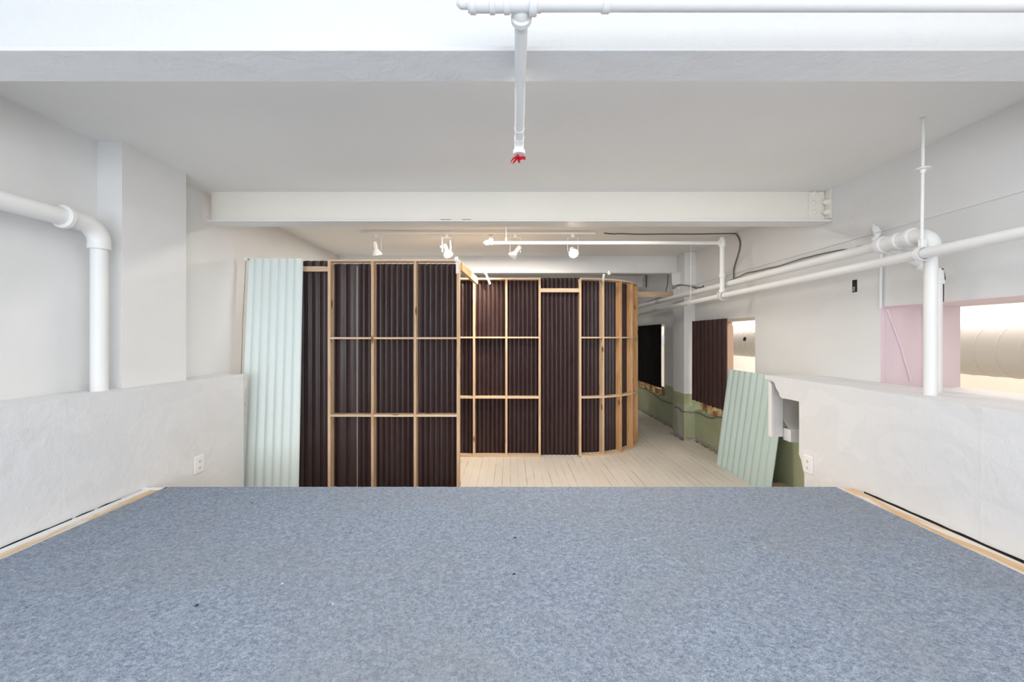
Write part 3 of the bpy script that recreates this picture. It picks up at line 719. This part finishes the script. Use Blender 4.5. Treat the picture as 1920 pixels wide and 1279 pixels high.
# ------------------------------------------------------------------ wires and small wall fittings
def cable(pts, r, m, label, sub=6):
    P = [Vector(p) for p in pts]; out = []
    for i in range(len(P) - 1):
        a, b, c, d = P[max(i - 1, 0)], P[i], P[i + 1], P[min(i + 2, len(P) - 1)]
        for k in range(sub):
            q = k / sub; out.append(.5 * ((2 * b) + (c - a) * q + (2 * a - 5 * b + 4 * c - d) * q * q + (3 * b - a - 3 * c + d) * q ** 3))
    out.append(P[-1])
    o = MB().tube(out, r, 8).build('cable', m, None); tag(o, label, 'cable'); return o
def onwall(px, py, x):
    d = 745 * x / (px - 957); return at(px, py, d)
def onceil(px, py):
    d = 745 * 1.332 / (632 - py); return at(px, py, d)
cable([onceil(1133, 437.2), onceil(1150, 438.6), onceil(1165, 438.2), onceil(1200, 439.2), onceil(1250, 438.8), onceil(1300, 439), onceil(1350, 438.2), onceil(1372, 437.9), onwall(1379, 438.5, 2.89)] + [onwall(a, b, 2.89) for a, b in ((1384, 444), (1387.5, 455), (1386, 470), (1380, 490), (1376, 505), (1375.5, 522))], .009, M['cable'], 'grey cable crossing the ceiling and dropping down the right wall')
cable([onwall(a, b, 2.885) for a, b in ((1640, 458), (1610, 462), (1597, 468), (1580, 468.5), (1545, 475), (1516, 482), (1500, 486), (1460, 499), (1440, 503), (1420, 508), (1400, 512), (1388, 518), (1376, 523), (1365, 527), (1352, 532))], .006, M['cable'], 'grey wires sagging along the right wall above the upper pipe')
cable([at(a, b, 5.9 + (1340 - a) * .004) for a, b in ((1338, 531), (1325, 533), (1312, 541), (1308, 542), (1295, 537), (1280, 535), (1270, 537), (1262, 541), (1263, 537), (1275, 534), (1290, 536), (1310, 539), (1330, 537))], .008, M['cable'], 'looped grey wires hanging in front of the pillar')
cable([onwall(a, b, 2.885) for a, b in ((1262, 553), (1254, 559), (1244, 557), (1225, 562), (1205, 570), (1190, 575))], .007, M['cable'], 'grey wire on the far right wall under the pine tie board')
cable([at(1252, 512, 7.15), at(1252, 530, 7.1), at(1250, 540, 7.07), at(1248, 548, 7.04)], .008, M['cable'], 'grey wire hanging down onto the pine tie board')
cable([onwall(a, b, 2.905) for a, b in ((1197, 725), (1210, 730), (1225, 739), (1238, 749), (1250, 754), (1262, 757.5))], .007, M['cable'], 'cable clipped along the green wall beyond the pillar')
cable([at(a, b, d) for a, b, d in ((1264, 763, 6.62), (1273, 765, 6.45), (1279, 771, 6.32), (1284, 772, 6.24), (1294, 773, 6.24), (1303, 773.5, 6.2))] + [onwall(a, b, 2.9) for a, b in ((1312, 775), (1324, 781), (1333, 784), (1340, 782), (1350, 782), (1358, 784))], .007, M['cable'], 'cable wrapping round the green foot of the pillar')
# painted conduit beside the pink opening
t = MB().tube([onwall(1652, 474, 2.895), onwall(1652, 500, 2.895), onwall(1651, 540, 2.895), onwall(1651.5, 578, 2.9)], .009, 10).build('conduit', M['pipe'], None); tag(t, 'thin white painted conduit dropping to the corner of the pink opening', 'conduit')
p0 = Vector((XR + .03, O3[1] - .027, 1.86)); p1 = Vector((XR + .215, O3[1] - .028, ZLR + .01))
t = MB().tube([p0, p0.lerp(p1, .5) + Vector((.01, 0, 0)), p1], .008, 8).build('conduit', M['pink'], None); tag(t, 'pink painted cable slanting down inside the pink reveal', 'conduit')
# hole for a switch box
t = thing('switch_box', 'open switch box hole in the right wall below the pipes', 'switch box', onwall(1601, 548, XR - .0))
c = onwall(1602, 536.5, XR)
MB().box(XR - .002, XR + .0, c.y - .026, c.y + .026, c.z - .052, c.z + .052).build('recess', M['dark'], t, False)
MB().box(XR - .004, XR - .0005, c.y - .052, c.y - .012 + .0, c.z - .056, c.z + .056).build('bracket', M['half'], t, False).location = (0, .07, 0)
MB().box(XR - .004, XR - .001, c.y - .01, c.y + .012, c.z - .045, c.z - .005).build('wire_stub', M['steel'], t, False)
# angled white sprinkler fitting on the upper wall
t = thing('wall_fitting', 'white twisted pipe fitting above the upper right pipe', 'fitting', onwall(1645, 440, 2.86))
A = [onwall(1637, 421, 2.82), onwall(1640, 428, 2.82), onwall(1645, 437, 2.82), onwall(1643, 444, 2.82), onwall(1640, 449, 2.82), onwall(1648, 457, 2.82)]
MB().tube([A[0], A[0].lerp(A[1], .5)], .009, 10).build('nozzle', M['pipe'], t)
MB().tube([A[0].lerp(A[1], .4), A[1], A[2]], .024, 14, rads=[.013, .025, .025]).build('body', M['pipe'], t)
MB().tube([A[2], A[3], A[4]], .02, 14, rads=[.024, .015, .024]).build('swivel', M['pipe'], t)
MB().tube([A[4], A[5]], .014, 12, rads=[.022, .012]).build('arm', M['pipe'], t)
MB().tube([onwall(1645, 440, 2.83), onwall(1645, 440, XR - .012)], .012, 10).build('mount', M['pipe'], t)

# outlets
def outlet(side, yc, zc, label, hw=.0475, hh=.0575):
    X = HL if side < 0 else HR; s_ = -side
    t = thing('wall_outlet', label, 'outlet', (X, yc, zc), 'wall outlets on the half walls')
    def bx(name, x0, x1, a, b, c, d, m, par, bev=.0):
        xa, xb = sorted((X + s_ * x0, X + s_ * x1)); return MB().box(xa, xb, yc + a, yc + b, zc + c, zc + d, bev).build(name, m, par, False)
    hh_ = hh * 1.22
    bx('plate', 0, .008, -hw, hw, -hh_, hh_, M['white'], t, .0035)
    for k in (-1, 1):
        q = bx('receptacle', .008, .0105, -.019, .019, k * .026 - .017, k * .026 + .017, M['white'], t, .002)
        for a in (-.008, .006): bx('slot', .0105, .0108, a, a + .003, k * .026 - .006, k * .026 + .008, M['dark'], q)
        bx('slot', .0105, .0108, -.003, .003, k * .026 - .013, k * .026 - .008, M['dark'], q)
    return t
d = 745 * 2.535 / 584.5; outlet(-1, Yd(d), EYE - (870.5 - 632) * d / 745, 'white outlet on the left half wall near its far end')
d = 745 * 2.405 / 559; outlet(1, Yd(d), EYE - (871 - 632) * d / 745, 'white outlet at the broken end of the right half wall')

# ------------------------------------------------------------------ track lights
dt = 5.0; zt = EYE + 1.302
o = MB().box(at(675, 0, dt).x, at(1116, 0, dt).x, Yd(dt) - .018, Yd(dt) + .018, zt - .012, zt + .012, .003).build('light_track', M['white'], None, False, 35, (-.4, Yd(dt), zt)); tag(o, 'long white lighting track under the ceiling', 'light track')
def spot(px, aim, label, style, power, dz=.20, tilt=0):
    x = at(px, 0, dt).x; y = Yd(dt); base = Vector((x, y, zt - .012))
    t = thing('track_spotlight', label, 'spotlight', base, 'spotlights on the ceiling track')
    MB().collar(base - Vector((0, 0, .02)), (0, 0, 1), .024, .04).build('adapter', M['white'], t)
    piv = base - Vector((0, 0, dz)); aim = Vector(aim).normalized()
    w = .066
    if style == 'wire':
        MB().tube([base - Vector((0, 0, .035)), base + Vector((-w, 0, -.045)), piv + Vector((-w, 0, 0))], .0028, 8).tube([base - Vector((0, 0, .035)), base + Vector((w, 0, -.045)), piv + Vector((w, 0, 0))], .0028, 8).build('yoke', M['white'], t)
    else:
        MB().box(x - w, x - w + .018, y - .012, y + .012, piv.z - .02, base.z - .04).box(x + w - .03, x + w - .012, y - .012, y + .012, piv.z - .02, base.z - .07).box(x - w, x + w, y - .01, y + .01, base.z - .05, base.z - .04).build('yoke', M['white'], t, False)
        MB().collar(piv + Vector((-w - .01, 0, .05)), (1, 0, 0), .018, .02).build('knob', M['white'], t)
    b0 = piv - aim * .10
    MB().lathe(b0, aim, [(0, .022), (.006, .028), (.075, .028), (.085, .024), (.10, .03), (.125, .046), (.155, .062), (.168, .064), (.17, .058), (.160, .05)]).build('lamp_can', M['white'], t)
    MB().lathe(b0 + aim * .158, aim, [(0, .056), (.006, .052), (.009, .03), (.010, .002)]).build('lens', M['lens'], t)
    l = bpy.data.lights.new('spot_beam', 'SPOT'); l.energy = power; l.color = (1, .80, .58); l.spot_size = math.radians(95); l.spot_blend = .8; l.shadow_soft_size = .04
    lo = bpy.data.objects.new('spot_beam', l); COL.objects.link(lo); lo.parent = t
    lo.location = b0 + aim * .185 - base; lo.rotation_euler = aim.to_track_quat('-Z', 'Y').to_euler()
    return t
spot(705, (.12, .35, -1), 'leftmost track spotlight, hanging over the front partition and pointing down', 'wire', 8, .19)
spot(838, (.35, -.35, -.9), 'track spotlight on a flat bar yoke at the corner of the front partition', 'bar', 22, .205)
spot(966, (-.6, .22, -.72), 'track spotlight turned down to the left, over the back partition', 'wire', 95, .23)
spot(1074, (.02, -.8, -.55), 'rightmost track spotlight, its bright lens facing the camera', 'wire', 42, .215)
# flat clamps on the partitions
def clamp(p0, p1, knob, label, d, r=.016):
    a, b = at(*p0, d), at(*p1, d); t = thing('frame_clamp', label, 'clamp', b, 'white clamps on the partition tops')
    MB().bar(a, b, .028, .012, (0, 1, 0)).build('bar', M['white'], t, False)
    k = at(*knob, d); MB().collar(k, (1, 0, .2), r, .035).collar(k + Vector((0, 0, .02)), (0, 0, 1), r * .6, .03).build('knob', M['white'], t)
    MB().tube([k, a.lerp(b, .15)], .006, 8).build('screw', M['steel'], t)
    return t
clamp((857.5, 488), (857.5, 513), (856, 488), 'white clamp on the top corner of the front partition', 4.12, .022)
clamp((911, 512.5), (919, 533), (910, 512), 'white tilted clamp at the top of the straight back partition', 5.43, .014)
clamp((1132.5, 514), (1130.5, 527), (1142, 513), 'white clamp on the top rail of the curved partition', 5.47, .02)

# ------------------------------------------------------------------ next room: duct and tube lights
t = thing('spiral_duct', 'big beige spiral duct running through the next room beyond the openings', 'duct', (4.8, 6, 1.53))
pitch = .174; n = 40; rows = []; yy = .3
ny = int((YF + 1.5 - .3) / .006)
for i in range(ny):
    row = []
    for k in range(n + 1):
        a = 2 * PI * k / n; y = .3 + i * .006; ph = ((y - pitch * k / n) % pitch) / pitch
        rr = .282 + (.004 if ph < .08 else 0)
        row.append((4.8 + rr * math.cos(a), y, 1.53 + rr * math.sin(a)))
    rows.append(row)
MB().grid(rows).build('duct_body', M['ductm'], t, True, 25)
MB().lathe((4.8 - .274, Yd(7.67) , 1.60), (-1, 0, .2), [(0, .04), (.012, .04), (.014, .035)], 16).build('duct_plug', M['dark'], t)
for y, lab in ((9.95, 'lit tube light on the far cream wall of the next room'),):
    t = thing('tube_light', lab, 'light', (6.45, y + .7, 1.93))
    MB().box(6.44, 6.498, y, y + 1.5, 1.96, 2.02, .004).build('housing', M['white'], t, False)
    MB().tube([(6.42, y + .03, 1.92), (6.42, y + 1.47, 1.92)], .035, 14).build('tube', M['tubelight'], t)
t = MB().slab([(6.30, 1.86), (6.5, 1.86), (6.5, 2.0), (6.42, 2.0)], 1, 4.6, 5.6).build('ceiling_box', M['cream'], None, False); tag(t, 'small cream boxed ledge on the wall of the next room', 'box')
